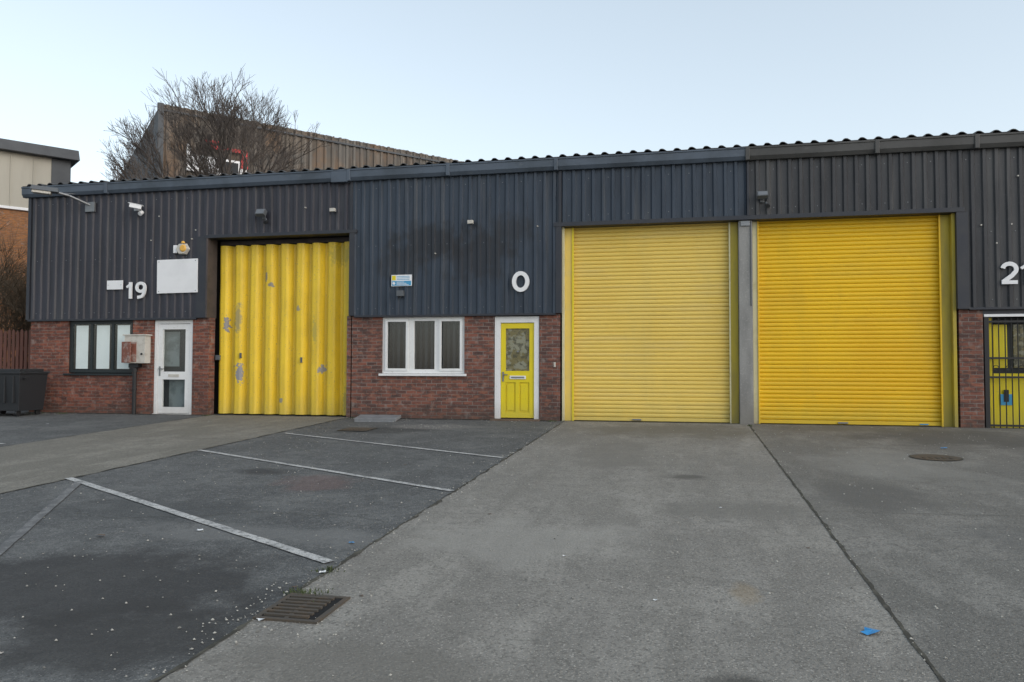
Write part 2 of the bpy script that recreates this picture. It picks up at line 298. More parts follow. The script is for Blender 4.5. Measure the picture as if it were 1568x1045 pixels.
def bricks(name,segs,m):
    b=MB()
    for x0,x1,z0,z1 in segs: b.box(x0,x1,.0,.24,z0,z1,m)
    return b.build(name,B)
Z0=-.5
bricks('brick_wall_1',[(-15.33,-14.29,Z0,ZC),(-14.29,-12.54,Z0,.93),(-12.54,-11.99,Z0,ZC),(-10.98,-10.57,Z0,ZC)],M['brick_l'])
bricks('brick_wall_2',[(-7.10,-6.41,Z0,ZC),(-6.41,-4.57,Z0,.93),(-4.57,-3.93,Z0,ZC),(-2.97,-2.54,Z0,ZC)],M['brick_m'])
bricks('brick_wall_3',[(4.9,5.3,Z0,ZC),(7.1,10.5,Z0,ZC)],M['brick_m'])
sh=MB()
sh.box(-15.33,-15.1,.24,20,-.5,5.3,M['brick_l']); sh.box(10.3,10.5,.24,20,-.5,5.3,M['brick_l']); sh.box(-15.1,10.3,19.8,20,-.5,5.3,M['brick_l'])
sh.box(XL,10.5,.27,.30,4.08,5.3,M['inside']); sh.box(XL,-10.7,.8,.85,-.2,5,M['inside']); sh.box(-7.05,-2.6,.8,.85,-.2,5,M['inside'])
sh.box(-10.9,-6.9,.58,.6,-.2,5,M['inside']); sh.box(-2.8,10.3,.48,.5,-.2,5,M['inside'])
sh.build('rear_walls',B)
def roofsheet(name,x0,x1,m):
    P=.285;v=[];f=[];pts=[];x=x0
    while x<x1:
        for u,d in ((0,0),(.42,0),(.54,1),(.66,1.15),(.78,1)): 
            if x+u*P<x1: pts.append((x+u*P,d))
        x+=P
    rows=[(-.20,5.388),(9.5,6.25),(20,5.3)]
    for x,d in pts:
        j=.012*noise.noise(Vector((x*1.7,0,0)))
        for y,z in rows: v.append((x,y+j,z+d*.042+j))
        v.append((x,-.199+j,5.372+d*.042+j))
    for i in range(len(pts)-1):
        a=i*4; f+= [(a,a+4,a+5,a+1),(a+1,a+5,a+6,a+2),(a+3,a+7,a+4,a)]
    return mesh_obj(name,v,f,m,B)
roofsheet('roof_sheet',XL-.1,10.6,M['roof'])
def gutter(name,x0,x1,m):
    pr=[(-.05,5.13),(-.13,5.13),(-.175,5.20),(-.18,5.335),(-.195,5.345),(-.195,5.375),(-.17,5.378),(-.165,5.35),(-.05,5.345)]
    v=[];f=[];n=len(pr);nx=max(1,int((x1-x0)/1.2))
    for i in range(nx+1):
        x=x0+(x1-x0)*i/nx; s=.012*noise.noise(Vector((x*.7,1,0)))
        for y,z in pr: v.append((x,y,z+s))
    for i in range(nx):
        for k in range(n-1): a=i*n+k; f.append((a,a+1,a+n+1,a+n))
    f.append(tuple(range(n-1,-1,-1))); f.append(tuple(range(nx*n,nx*n+n)))
    return mesh_obj(name,v,f,m,B)
gutter('gutter_1',XL-.14,-7.16,M['gut_b']); gutter('gutter_2',-7.12,1.14,M['gut_b']); gutter('gutter_3',1.18,10.6,M['gut_g'])
g=MB()
for x in (-13.2,-7.14,-4.9,-2.6,1.16,3.5,5.2): g.box(x-.04,x+.04,-.20,-.05,5.118,5.382,M['gut_b'] if x<1 else M['gut_g'])
g.box(-7.55,-7.16,-.19,-.05,5.10,5.385,M['gut_b'])
g.build('gutter_joints',B,.01)
sc=MB()
for (xa,xb,zz,mm) in ((XL+.2,-10.9,(2.35,3.6,4.95),M['trim']),(-6.95,-2.7,(2.35,3.7,4.95),M['trim']),(-2.4,4.8,(4.2,4.95),M['trim']),(5.1,8,(2.35,3.6,4.95),M['trim'])):
    x=math.floor(xa/.2)*.2+.05
    while x<xb:
        for z in zz: sc.cyl((x,-.04,z),(x,-.05,z),.009,M['metal'],6)
        x+=.4
for x,z in ((5.28,3.72),(5.78,3.72),(5.53,3.38),(-12.05,4.0),(-11.85,4.55),(-11.0,4.0),(-5.2,3.5),(-10.9,4.2),(-8.2,4.6),(5.9,4.6),(6.0,3.3),(-3.0,4.0)):
    sc.cyl((x,-.04,z),(x,-.085,z),.014,M['plas_w'],8)
sc.build('fixings',B)
def frame(b,x0,x1,z0,z1,panes,y0,y1,m):
    pz0=min(p[2] for p in panes); pz1=max(p[3] for p in panes)
    b.box(x0,x1,y0,y1,z0,pz0,m); b.box(x0,x1,y0,y1,pz1,z1,m)
    xs=[x0]+[v for p in panes for v in p[:2]]+[x1]
    for i in range(0,len(xs),2): b.box(xs[i],xs[i+1],y0+.002,y1,pz0,pz1,m)
w=MB()
P=[(-14.20,-13.72,1.02,2.09),(-13.65,-13.15,1.02,2.09),(-13.08,-12.61,1.02,2.09)]
frame(w,-14.29,-12.54,.95,2.165,P,.05,.12,M['black_green'])
for p in P: w.box(p[0],p[1],.070,.072,p[2],p[3],M['glass'])
w.build('window_1',B,.004)
w=MB(); w.box(-14.36,-12.48,-.05,.06,.885,.93,M['black_green']); w.build('window_sill_1',B,.005)
w=MB()
for a,c in ((-14.13,-13.80),(-13.57,-13.22),(-13.01,-12.68)): w.box(a,c,.080,.085,1.04,2.06,M['blind_w'])
w.build('window_blinds_1',B)
w=MB()
P=[(-6.31,-5.86,1.05,2.08),(-5.70,-5.24,1.05,2.08),(-5.10,-4.66,1.05,2.08)]
frame(w,-6.41,-4.57,.96,2.165,P,.04,.11,M['white'])
for p in P:
    w.box(p[0],p[1],.08,.082,p[2],p[3],M['glass'])
for i in (0,2):
    p=P[i]; q=(p[0]-.035,p[1]+.035,p[2]-.035,p[3]+.035)
    w.box(q[0],q[0]+.05,.015,.038,q[2],q[3],M['white']);w.box(q[1]-.05,q[1],.015,.038,q[2],q[3],M['white'])
    w.box(q[0]+.05,q[1]-.05,.015,.038,q[3]-.05,q[3],M['white']);w.box(q[0]+.05,q[1]-.05,.015,.038,q[2],q[2]+.05,M['white'])
w.build('window_2',B,.004)
w=MB(); w.box(-6.46,-4.52,-.06,.05,.905,.955,M['white']); w.build('window_sill_2',B,.006)
w=MB(); x=-6.36; 
while x<-4.6:
    T=Matrix.Translation((x,.22,1.55))@Matrix.Rotation(math.radians(random.uniform(-45,-25)),4,'Z'); w.box(-.05,.05,-.001,.001,-.5,.56,M['blind_d'],T); x+=.125
w.build('window_blinds_2',B)
d=MB()
x0,x1=-11.98,-10.99
d.box(x0,x0+.08,.03,.11,.02,2.16,M['white']);d.box(x1-.08,x1,.03,.11,.02,2.16,M['white']);d.box(x0+.08,x1-.08,.03,.11,2.08,2.16,M['white']);d.box(x0,x1,-.02,.12,-.06,.02,M['white'])
lx0,lx1=x0+.085,x1-.085
for a in ((lx0,lx0+.12,.03,2.07),(lx1-.12,lx1,.03,2.07),(lx0+.12,lx1-.12,.03,.17),(lx0+.12,lx1-.12,.80,.98),(lx0+.12,lx1-.12,1.95,2.07)): d.box(a[0],a[1],.045,.10,a[2],a[3],M['white'])
d.box(lx0+.12,lx1-.12,.07,.072,.17,.80,M['glass']);d.box(lx0+.12,lx1-.12,.07,.072,.98,1.95,M['glass'])
d.box(lx0+.28,lx0+.55,.03,.045,.86,.92,M['plas_w'])
d.build('upvc_door',B,.005)
d=MB(); d.box(lx0+.03,lx0+.07,.035,.045,.88,1.10,M['metal']); d.box(lx0+.04,lx0+.17,.0,.02,1.03,1.055,M['metal']); d.box(lx0+.04,lx0+.06,.02,.045,1.03,1.055,M['metal']); d.build('door_handle_1',B,.004)
d=MB(); d.box(-11.9,-11.45,.2,.21,1.1,1.9,M['dblind']);d.box(-11.72,-11.3,.22,.23,.15,.8,M['dblind']); d.box(-11.9,-11.05,.24,.245,.0,2.1,M['blind_d']); d.build('door_blind',B)
d=MB(); x0,x1=-3.92,-2.98
d.box(x0,x0+.125,.02,.11,.03,2.15,M['white']);d.box(x1-.105,x1,.02,.11,.03,2.15,M['white']);d.box(x0+.125,x1-.105,.02,.11,2.02,2.15,M['white'])
lx0,lx1=x0+.13,x1-.11
for a in ((lx0,lx0+.10,.05,2.01),(lx1-.10,lx1,.05,2.01),(lx0+.10,lx1-.10,.05,.16),(lx0+.10,lx1-.10,.78,1.02),(lx0+.10,lx1-.10,1.90,2.01),((lx0+lx1)/2-.04,(lx0+lx1)/2+.04,.16,.78)): d.box(a[0],a[1],.045,.09,a[2],a[3],M['ypaint'])
d.box(lx0+.1,lx1-.1,.070,.075,.16,.78,M['ypaint'])
for a,c in ((lx0+.13,(lx0+lx1)/2-.07),((lx0+lx1)/2+.07,lx1-.13)): d.box(a,c,.052,.070,.20,.74,M['ypaint'])
d.box(lx0+.10,lx1-.10,.07,.08,1.02,1.90,M['etched'])
d.build('yellow_door',B,.005)
d=MB(); d.box(lx0+.19,lx1-.17,.03,.046,.85,.92,M['white']); d.box(lx0+.22,lx1-.20,.024,.031,.87,.90,M['metal'])
d.box(lx0+.03,lx0+.065,.03,.046,.80,1.0,M['metal']);d.box(lx0+.04,lx0+.15,.0,.018,.93,.95,M['metal']);d.box(lx0+.04,lx0+.06,.018,.04,.93,.95,M['metal']); d.cyl((-3.43,.03,1.42),(-3.43,.068,1.42),.02,M['metal'],10)
d.build('letter_plate_and_handle',B,.003)
box('door_step',-3.98,-2.95,-.16,.10,-.06,.03,M['plank'],B,.01)
def folding():
    v=[];f=[];x0,x1=-10.56,-7.13;n=9;P=(x1-x0)/n
    pr=[(0,.0),(.10,-.010),(.20,-.115),(.27,-.15),(.36,-.16),(.60,-.155),(.70,-.13),(.90,-.012)]
    pts=[(x0+(i+u)*P,d) for i in range(n) for u,d in pr]+[(x1,0)]
    nz=14
    for x,dd in pts:
        for k in range(nz+1):
            z=.03+(3.84)*k/nz
            s=.014*noise.noise(Vector((x*1.5,z*.8,2)))
            v.append((x+s*.6,.40+dd+s,z))
    m=nz+1
    for i in range(len(pts)-1):
        for k in range(nz): a=i*m+k; f.append((a,a+m,a+m+1,a+1))
    o=mesh_obj('folding_door',v,f,M['fold'],B)
    b=o.modifiers.new('b','BEVEL'); b.width=.008; b.segments=2; b.limit_method='ANGLE'; b.angle_limit=.4
folding()
q=MB(); q.box(-10.57,-7.12,.50,.54,-.1,4.1,M['inside']); q.box(-10.57,-7.12,.40,.46,3.9,4.0,M['trim_br']); q.box(-7.22,-7.13,.0,.25,.0,2.2,M['brick_m']) ; q.build('door_track',B)
hd=MB()
for x,z in ((-9.9,1.35),(-8.4,1.25)): hd.box(x-.02,x+.02,.20,.235,z-.06,z+.06,M['plas_g'])
hd.build('folding_door_bolts',B,.004)
def shutter(name,x0,x1,z0,z1,y,m):
    P=.082; v=[];f=[];nx=1; prof=[(0,.008),(.08,-.006),(.25,-.013),(.5,-.016),(.78,-.013),(.93,-.005)]
    zs=[];z=z0
    while z<z1:
        for u,dd in prof:
            if z+u*P<=z1: zs.append((z+u*P,dd))
        z+=P
    for (z,dd) in zs:
        for i in range(nx+1):
            x=x0+(x1-x0)*i/nx; v.append((x,y+dd,z))
    n=nx+1
    for k in range(len(zs)-1):
        for i in range(nx): a=k*n+i; f.append((a,a+1,a+n+1,a+n))
    mesh_obj(name,v,f,m,B)
    box(name+'_bottom_rail',x0,x1,y-.03,y+.02,z0-.075,z0-.004,m,B,.006)
shutter('roller_shutter_1',-2.30,.83,.09,4.1,.20,M['sh1'])
shutter('roller_shutter_2',1.36,4.66,.09,4.1,.20,M['sh2'])
q=MB()
q.box(-2.50,-2.455,.0,.24,-.1,3.97,M['ycream'])
q.box(-2.455,-2.29,.11,.17,-.1,3.97,M['sh1']); q.box(-2.31,-2.27,.09,.11,-.1,3.97,M['ypaint'])
q.box(.81,.985,.11,.17,-.1,3.97,M['yguide']); q.box(.81,.84,.09,.11,-.1,3.97,M['ycream'])
q.box(1.26,1.37,.11,.17,-.1,3.97,M['ycream']); q.box(1.35,1.38,.09,.11,-.1,3.97,M['sh2'])
q.box(4.63,4.80,.12,.18,-.1,3.97,M['yguide']); q.box(4.61,4.64,.09,.12,-.1,3.97,M['sh2'])
q.box(4.80,4.86,.0,.24,-.1,3.97,M['yguide'])
q.build('shutter_guides',B,.004)
q=MB(); q.box(.99,1.25,-.03,.20,-.5,3.97,M['conc_post']); q.build('concrete_post',B,.012)
q=MB(); q.box(1.03,1.20,-.06,-.03,3.86,3.96,M['metal']); q.cyl((1.22,-.035,3.95),(1.22,-.035,2.3),.012,M['plas_g'],8); q.build('post_bracket',B,.004)
q=MB()
for x in (-1.0,2.9): q.box(x-.09,x+.09,.14,.17,.03,.06,M['metal'])
q.box(4.25,4.40,.150,.17,.03,.05,M['scrap_b'])
q.build('shutter_lock_plates',B,.003)
q=MB()
q.box(5.3,7.1,.0,.24,2.05,2.2,M['trim']); q.box(5.32,7.08,-.01,.05,2.035,2.085,M['signwhite'])
q.box(5.32,5.40,-.0,.12,-.1,2.03,M['black']);q.box(7.0,7.08,-.0,.12,-.1,2.03,M['black'])
q.box(5.40,7.0,.16,.2,.0,1.0,M['ypaint']);q.box(5.40,7.0,.18,.22,1.0,2.03,M['blind_d'])
q.box(5.40,5.50,.12,.16,0,2.03,M['ypaint'])
q.box(5.52,5.75,.155,.175,1.1,1.9,M['ypaint']);q.box(5.85,6.4,.155,.175,1.1,1.9,M['etched'])
q.build('yellow_gated_door',B,.004)
q=MB(); x=5.47
while x<7.0: q.cyl((x,.05,.0),(x,.05,2.02),.010,M['black'],6); x+=.105
for z in (.05,.93,1.28,1.95): q.box(5.40,7.0,.035,.065,z-.018,z+.018,M['black'])
x=5.52
while x<6.9:
    for k in range(8):
        a=k*math.pi/4; r=.045; c=Vector((x,.045,1.105)); q.cyl(c+Vector((math.cos(a)*r,0,math.sin(a)*r)),c+Vector((math.cos(a+math.pi/4)*r,0,math.sin(a+math.pi/4)*r)),.006,M['black'],5)
    x+=.21
for a in (5.62,6.15):
    q.box(a,a+.20,.135,.15,.42,.62,M['blue']); q.box(a+.05,a+.13,.125,.135,.48,.70,M['black'])
q.build('security_gate',B)

# ---------------------------------------------------------------- signs
def arc(cx,cy,rx,ry,a0,a1,n=18): return [(cx+rx*math.cos(math.radians(a0+(a1-a0)*i/n)),cy+ry*math.sin(math.radians(a0+(a1-a0)*i/n))) for i in range(n+1)]
DIG={'0':[(arc(.5,.5,.40,.43,0,360,32),.15)],
 '9':[(arc(.5,.68,.36,.25,0,360,24),.19),([(.86,.68)]+arc(.42,.62,.44,.55,-2,-70,10)+[(.22,.07)],.19)],
 '1':[([(.56,.0),(.56,1.0)],.24),([(.56,.90),(.40,.80),(.16,.70)],.17)],
 '2':[(arc(.48,.68,.36,.25,170,-30,14)+[(.60,.38),(.12,.10)],.19),([(.06,.085),(.90,.085)],.17)]}
def digit(b,ch,x0,z0,w,h,y0,y1,m):
    for pi,(pts,sw) in enumerate(DIG[ch]):
        P=[Vector((x0+a*w,0,z0+c*h)) for a,c in pts]; s=sw*w*.62 if ch!='0' else sw*w*.8; yy=y0-.002*pi
        if (P[0]-P[-1]).length<1e-4: P=P[:-1]; closed=True
        else: closed=False
        n=len(P);L1=[];L2=[]
        for i in range(n):
            a=P[(i-1)%n] if (closed or i>0) else P[i]; c=P[(i+1)%n] if (closed or i<n-1) else P[i]
            d=(c-a).normalized(); nn=Vector((-d.z,0,d.x)); L1.append(P[i]+nn*s); L2.append(P[i]-nn*s)
        for i in range(n if closed else n-1):
            j=(i+1)%n; q=[L1[i],L1[j],L2[j],L2[i]]
            b.add([(p.x,y1,p.z) for p in q]+[(p.x,yy,p.z) for p in q],BF,m)
b=MB(); digit(b,'1',-12.68,2.66,.24,.38,-.115,-.08,M['signwhite']); digit(b,'9',-12.42,2.66,.29,.38,-.116,-.08,M['signwhite']); b.build('unit_number_sign')
b=MB(); digit(b,'0',-3.52,2.66,.35,.40,-.115,-.08,M['signwhite']); b.build('unit_number_sign')
b=MB(); digit(b,'2',5.57,2.62,.31,.40,-.115,-.08,M['signwhite']); digit(b,'1',5.87,2.62,.24,.40,-.116,-.08,M['signwhite']); b.build('unit_number_sign')
s=MB(); T=Matrix.Translation((-11.34,0,3.155))@Matrix.Rotation(math.radians(-.6),4,'Y'); s.box(-.52,.52,-.10,-.08,-.385,.385,M['signwhite'],T)
for a in (-.47,.47):
    for c in (-.34,.34): s.cyl(T@Vector((a,-.10,c)),T@Vector((a,-.104,c)),.012,M['metal'],8)
s.build('blank_sign',None,.004)
s=MB(); s.box(-13.18,-12.76,-.10,-.08,2.88,3.09,M['signwhite']); 
for a in (-13.14,-12.80): s.cyl((a,-.1,2.985),(a,-.105,2.985),.01,M['metal'],8)
s.build('small_sign',None,.003)
s=MB(); s.box(-6.17,-5.71,-.095,-.08,2.82,3.06,M['signwhite']); s.box(-6.155,-5.725,-.098,-.094,2.83,2.93,M['blue']); s.box(-6.155,-6.07,-.098,-.094,2.945,3.045,M['ypaint'])
for i in range(3): s.box(-6.05,-5.76,-.097,-.094,2.955+i*.032,2.967+i*.032,M['blue'])
for i in range(3): s.box(-6.05,-5.78-.05*i,-.101,-.098,2.845+i*.027,2.855+i*.027,M['signwhite'])
s.cyl((-6.11,-.1,2.88),(-6.11,-.102,2.88),.03,M['signwhite'],12)
s.build('security_notice',None)
s=MB(); s.box(-6.03,-5.88,-.16,-.075,2.60,2.72,M['plas_g']); s.cyl((-5.955,-.12,2.60),(-5.955,-.12,2.56),.02,M['black'],8); s.cyl((-5.955,-.08,2.72),(-5.955,-.08,2.85),.008,M['black'],6); s.build('junction_box',None,.012)

# ---------------------------------------------------------------- wall fittings
def floodlight(x,z,sx=.22,sz=.15,sensor=True):
    e=MB(); T=Matrix.Translation((x,-.20,z))@Matrix.Rotation(math.radians(-32),4,'X')
    e.box(-sx/2,sx/2,-.05,.05,-sz/2,sz/2,M['plas_g'],T); e.box(-sx/2+.015,sx/2-.015,-.056,-.05,-sz/2+.015,sz/2-.015,M['metal'],T)
    e.cyl((x,-.15,z-.02),(x,-.06,z-.06),.015,M['plas_g'],8); e.box(x-.04,x+.04,-.09,-.06,z-.12,z-.02,M['plas_g'])
    if sensor:
        e.cyl((x+.07,-.10,z-.12),(x+.10,-.15,z-.20),.02,M['plas_g'],8); e.cyl((x+.10,-.12,z-.19),(x+.10,-.2,z-.22),.04,M['black'],12)
    return e.build('security_floodlight',None,.006)
floodlight(-9.20,4.50); floodlight(1.43,4.42,.20,.12)
def bulkhead(x,z):
    e=MB(); e.box(x-.045,x+.045,-.10,-.075,z-.03,z+.05,M['plas_g']); e.cyl((x,-.09,z+.01),(x,-.17,z-.01),.03,M['plas_g'],10); e.box(x-.06,x+.06,-.22,-.15,z-.04,z+.035,M['plas_w']); e.build('wall_light',None,.008)
bulkhead(-7.50,4.50); bulkhead(-4.40,4.12)
e=MB(); e.box(-12.50,-12.36,-.10,-.075,4.70,4.80,M['signwhite']); e.cyl((-12.42,-.09,4.76),(-12.38,-.22,4.72),.03,M['signwhite'],10)
T=Matrix.Translation((-12.31,-.27,4.75))@Matrix.Rotation(math.radians(25),4,'Z')@Matrix.Rotation(math.radians(10),4,'Y'); e.box(-.14,.12,-.045,.045,-.04,.05,M['signwhite'],T); e.box(-.18,.15,-.055,.055,.05,.062,M['signwhite'],T)
e.cyl(T@Vector((.12,0,0)),T@Vector((.135,0,0)),.033,M['black'],12)
e.cyl((-12.28,-.10,4.66),(-12.28,-.18,4.60),.05,M['signwhite'],12)
e.build('cctv_camera',None,.008)
e=MB()
def prism(b,c,pts,y0,y1,m):
    n=len(pts); v=[(c[0]+px,y0,c[1]+pz) for px,pz in pts]+[(c[0]+px*.85,y1,c[1]+pz*.85) for px,pz in pts]
    b.add(v,[tuple(range(n-1,-1,-1)),tuple(range(n,2*n))]+[(i,(i+1)%n,n+(i+1)%n,n+i) for i in range(n)],m)
hexp=[(math.cos(math.pi/3*i)*.17,math.sin(math.pi/3*i)*.15) for i in range(6)]
prism(e,(-11.20,3.77),hexp,-.07,-.16,M['plas_w']); e.box(-11.44,-11.34,-.12,-.07,3.68,3.86,M['signwhite']); e.cyl((-11.16,-.16,3.78),(-11.16,-.185,3.78),.09,M['amber'],14,.06); e.cyl((-11.20,-.10,3.90),(-11.20,-.10,3.95),.05,M['amber'],12,.03)
e.build('alarm_box',None,.008)
e=MB()
e.box(-13.80,-13.55,-.12,-.06,4.72,4.95,M['metal']); e.cyl((-13.68,-.1,4.88),(-13.95,-.45,5.04),.03,M['metal'],10); e.cyl((-13.95,-.45,5.04),(-14.1,-.62,5.08),.03,M['metal'],10)
T=Matrix.Translation((-14.32,-.74,5.10))@Matrix.Rotation(math.radians(32),4,'Z')@Matrix.Rotation(math.radians(4),4,'Y')
e.box(-.30,.28,-.13,.13,-.01,.09,M['plas_g'],T,.03); e.box(-.26,.12,-.10,.10,-.07,-.01,M['plas_w'],T)
e.cyl((-14.2,-.62,5.08),(-14.05,-.15,5.15),.012,M['metal'],6)
e.build('street_lamp',None,.015)
e=MB(); e.box(-12.60,-12.06,-.20,-.001,1.17,1.80,M['plas_w']); e.box(-12.56,-12.28,-.215,-.20,1.20,1.66,M['rust']); 
T=Matrix.Translation((-12.62,-.21,1.42))@Matrix.Rotation(math.radians(-18),4,'Z'); e.box(-.02,.30,-.03,-.012,-.24,.24,M['rust'],T)
e.box(-12.64,-12.02,-.22,.0,1.80,1.83,M['plas_w']); e.cyl((-12.14,-.20,1.38),(-12.14,-.225,1.38),.025,M['black'],8)
e.build('meter_box',None,.006)
e=MB(); e.cyl((-12.40,-.09,-.05),(-12.40,-.09,1.17),.045,M['black'],12); e.cyl((-12.40,-.09,.97),(-12.40,-.09,1.05),.06,M['black'],12); e.box(-12.53,-12.28,-.14,-.0,1.07,1.16,M['black']); e.cyl((-12.40,-.09,.55),(-12.40,-.09,.6),.055,M['black'],12); e.build('drain_pipe',None,.004)
e=MB(); e.box(-10.52,-10.42,.18,.26,1.25,1.36,M['plas_g']); e.build('key_switch',None,.006)
e=MB(); e.box(-2.67,-2.63,-.02,.0,1.1,1.2,M['plas_w']); e.build('door_bell',None,.004)
e=MB(); T=Matrix.Translation((-6.28,-.52,gz(-.5)+.05))@Matrix.Rotation(math.radians(5),4,'Z')@Matrix.Rotation(math.radians(7),4,'X'); e.box(-.44,.44,-.20,.22,-.03,.03,M['slab'],T); e.box(-.42,.40,-.28,-.205,-.05,-.02,M['slab'],T); e.build('paving_slab',None,.006)

# ---------------------------------------------------------------- drains, manholes, litter
def drain():
    x0,x1,y0,y1=-2.42,-2.08,-11.87,-11.47; b=MB()
    def q4(a,b2,c,d2,h,m,hh=.02):
        v=[(a,c,gz(c)+h),(b2,c,gz(c)+h),(b2,d2,gz(d2)+h),(a,d2,gz(d2)+h)]; v2=[(p[0],p[1],p[2]+hh) for p in v]; b.add(v+v2,BF,m)
    q4(x0,x1,y0,y1,.001,M['hole'],.010)
    q4(x0-.03,x0,y0-.03,y1+.03,.0,M['iron'],.017);q4(x1,x1+.03,y0-.03,y1+.03,.0,M['iron'],.017);q4(x0,x1,y0-.03,y0,.0,M['iron'],.017);q4(x0,x1,y1,y1+.03,.0,M['iron'],.017)
    n=7
    for i in range(n):
        y=y0+.035+(y1-y0-.07)*i/(n-1); q4(x0+.01,x1-.05,y-.012,y+.012,.006,M['iron'],.018)
    q4(x0+.15,x0+.175,y0,y1,.005,M['iron'],.013)
    b.build('drain_grate')
drain()
def manhole(x,y,r,sq=False):
    b=MB(); n=4 if sq else 28
    def ring(rr,h): return [(x+math.cos(2*math.pi*(i+.5)/n)*rr,y+math.sin(2*math.pi*(i+.5)/n)*rr,gz(y+math.sin(2*math.pi*(i+.5)/n)*rr)+h) for i in range(n)]
    b.add(ring(r,.010),[tuple(range(n))],M['seam']); b.add(ring(r*.93,.013),[tuple(range(n))],M['iron'])
    for i in range(5): 
        a=x-r*.5+r*.25*i; b.box(a-.012,a+.012,y-r*.45,y+r*.45,gz(y)+.008,gz(y)+.016,M['iron'])
    b.build('manhole_cover')
manhole(3.29,-4.25,.33); manhole(-5.98,-2.25,.42,True)
def scatter(name,regions,m,smin,smax):
    v=[];f=[]
    for (x0,x1,y0,y1,n) in regions:
        for _ in range(n):
            x=random.uniform(x0,x1);y=random.uniform(y0,y1);s=random.uniform(smin,smax)*random.choice((.6,.8,1));o=len(v);zb=gz(y)+.006
            a=random.random()*6.28
            for k in range(4): v.append((x+math.cos(a+k*1.57)*s*random.uniform(.6,1.2),y+math.sin(a+k*1.57)*s*random.uniform(.6,1.2),zb))
            v.append((x,y,zb+s*.8))
            for k in range(4): f.append((o+k,o+(k+1)%4,o+4))
    return mesh_obj(name,v,f,m)
scatter('grit',[(-2.6,4.8,-13,-.3,1300),(-7,-2.4,-13,-.3,1000),(-2.55,-2.32,-13,-.3,500),(1.08,1.22,-13,-.3,150),(-7,-2.6,-.35,-.05,150),(-5.4,-4.2,-1.9,-1.2,160),(-15,-10.6,-.5,-.05,150),(-2.4,4.8,-.4,0,90),(-2.7,-1.8,-12.2,-11.2,160)],M['stone'],.004,.013)
def scrap(name,x,y,s,m,sd):
    r=random.Random(sd);v=[];f=[];n=9
    v.append((x,y,gz(y)+.035*s/.1))
    for k in range(n): a=k*2*math.pi/n; rr=s*r.uniform(.5,1.1); v.append((x+math.cos(a)*rr,y+math.sin(a)*rr*.8,gz(y)+.008+r.uniform(0,.03)*s/.1))
    for k in range(n): f.append((0,1+k,1+(k+1)%n))
    return mesh_obj(name,v,f,m)
scrap('litter_wrapper',.97,-11.42,.07,M['scrap_b'],1); scrap('litter_wrapper',-2.61,-10.15,.03,M['scrap_b'],2); scrap('litter_wrapper',3.7,-3.2,.05,M['scrap_b'],5)
for i,(x,y,s) in enumerate(((-4.06,-10.0,.04),(-2.47,-10.95,.035),(-2.40,-11.9,.04),(-9.6,-1.4,.04),(-12.6,-2.4,.04),(-.2,-11.1,.02),(-.9,-10.2,.015),(-6.3,-.9,.04),(-5.6,-.8,.03),(-14.2,-2.6,.05),(0.3,-8.2,.02))): scrap('litter_paper',x,y,s,M['scrap_w'],i+9)
for i,(x,y) in enumerate(((-4.75,-10.35),(-1.8,-8.9),(.9,-9.6),(-3.6,-6.2),(2.4,-6.8),(-2.5,-11.3),(-2.0,-11.38),(-.4,-3.2))): scrap('dead_leaf',x,y,.05 if i==0 else .022,M['plank'],77+i)
def weeds(name,pts,n,h,m):
    v=[];f=[]
    for (x,y,r) in pts:
        for _ in range(n):
            a=x+random.gauss(0,r);b=y+random.gauss(0,r);d=random.random()*6.28;l=random.uniform(.3,1)*h;o=len(v);z=gz(b)
            dx,dy=math.cos(d)*.006,math.sin(d)*.006;tx,ty=random.gauss(0,.4)*l,random.gauss(0,.4)*l
            v+=[(a-dx,b-dy,z),(a+dx,b+dy,z),(a+tx,b+ty,z+l)];f.append((o,o+1,o+2))
    return mesh_obj(name,v,f,m)
weeds('weeds',[(-2.42,-11.40,.04),(-2.3,-11.42,.05),(-2.45,-10.9,.04),(-14.9,-.2,.15),(-14.2,-.12,.1),(-6.9,-.1,.1),(-2.7,-.1,.05),(1.15,-.4,.02),(-10.5,-.1,.05)],60,.04,M['weed'])

# ---------------------------------------------------------------- left: bin, fence
e=MB()
X0,X1,Y0,Y1=-15.75,-14.50,-1.15,-.35; zb=gz(-.8)
v=[(X0+.06,Y0+.05,zb+.12),(X1-.06,Y0+.05,zb+.12),(X1-.06,Y1-.05,zb+.12),(X0+.06,Y1-.05,zb+.12),(X0,Y0,zb+.95),(X1,Y0,zb+.95),(X1,Y1,zb+.95),(X0,Y1,zb+.95)]; e.add(v,BF,M['bin'])
e.box(X0-.03,X1+.03,Y0-.03,Y1+.03,zb+.95,zb+1.0,M['bin']); e.box(X0+.02,X1-.02,Y0+.02,Y1-.1,zb+1.0,zb+1.06,M['bin'])
for x in (X0+.15,X1-.15):
    for y in (Y0+.12,Y1-.12): e.cyl((x-.03,y,zb+.07),(x+.03,y,zb+.07),.07,M['black'],14)
for i in range(5): e.box(X0+.15+i*.23,X0+.18+i*.23,Y0-.02,Y0+.04,zb+.3,zb+.9,M['bin'])
e.cyl((X1+.0,Y0+.1,zb+.85),(X1+.08,Y0+.1,zb+.85),.02,M['black'],8)
e.build('wheeled_waste_container',None,.012)
e=MB(); x=-24
while x<-15.45: 
    h=1.98+random.uniform(-.02,.02); y=.9
    v=[(x,y,0),(x+.085,y,0),(x+.085,y+.02,0),(x,y+.02,0),(x,y,h),(x+.085,y,h),(x+.085,y+.02,h),(x,y+.02,h)]; e.add(v,BF,M['wood']); e.add([(x,y,h),(x+.085,y,h),(x+.0425,y,h+.05)],[(0,1,2)],M['wood']); x+=.125
for z in (.4,1.5): e.box(-24,-15.4,.925,.98,z,z+.09,M['wood'])
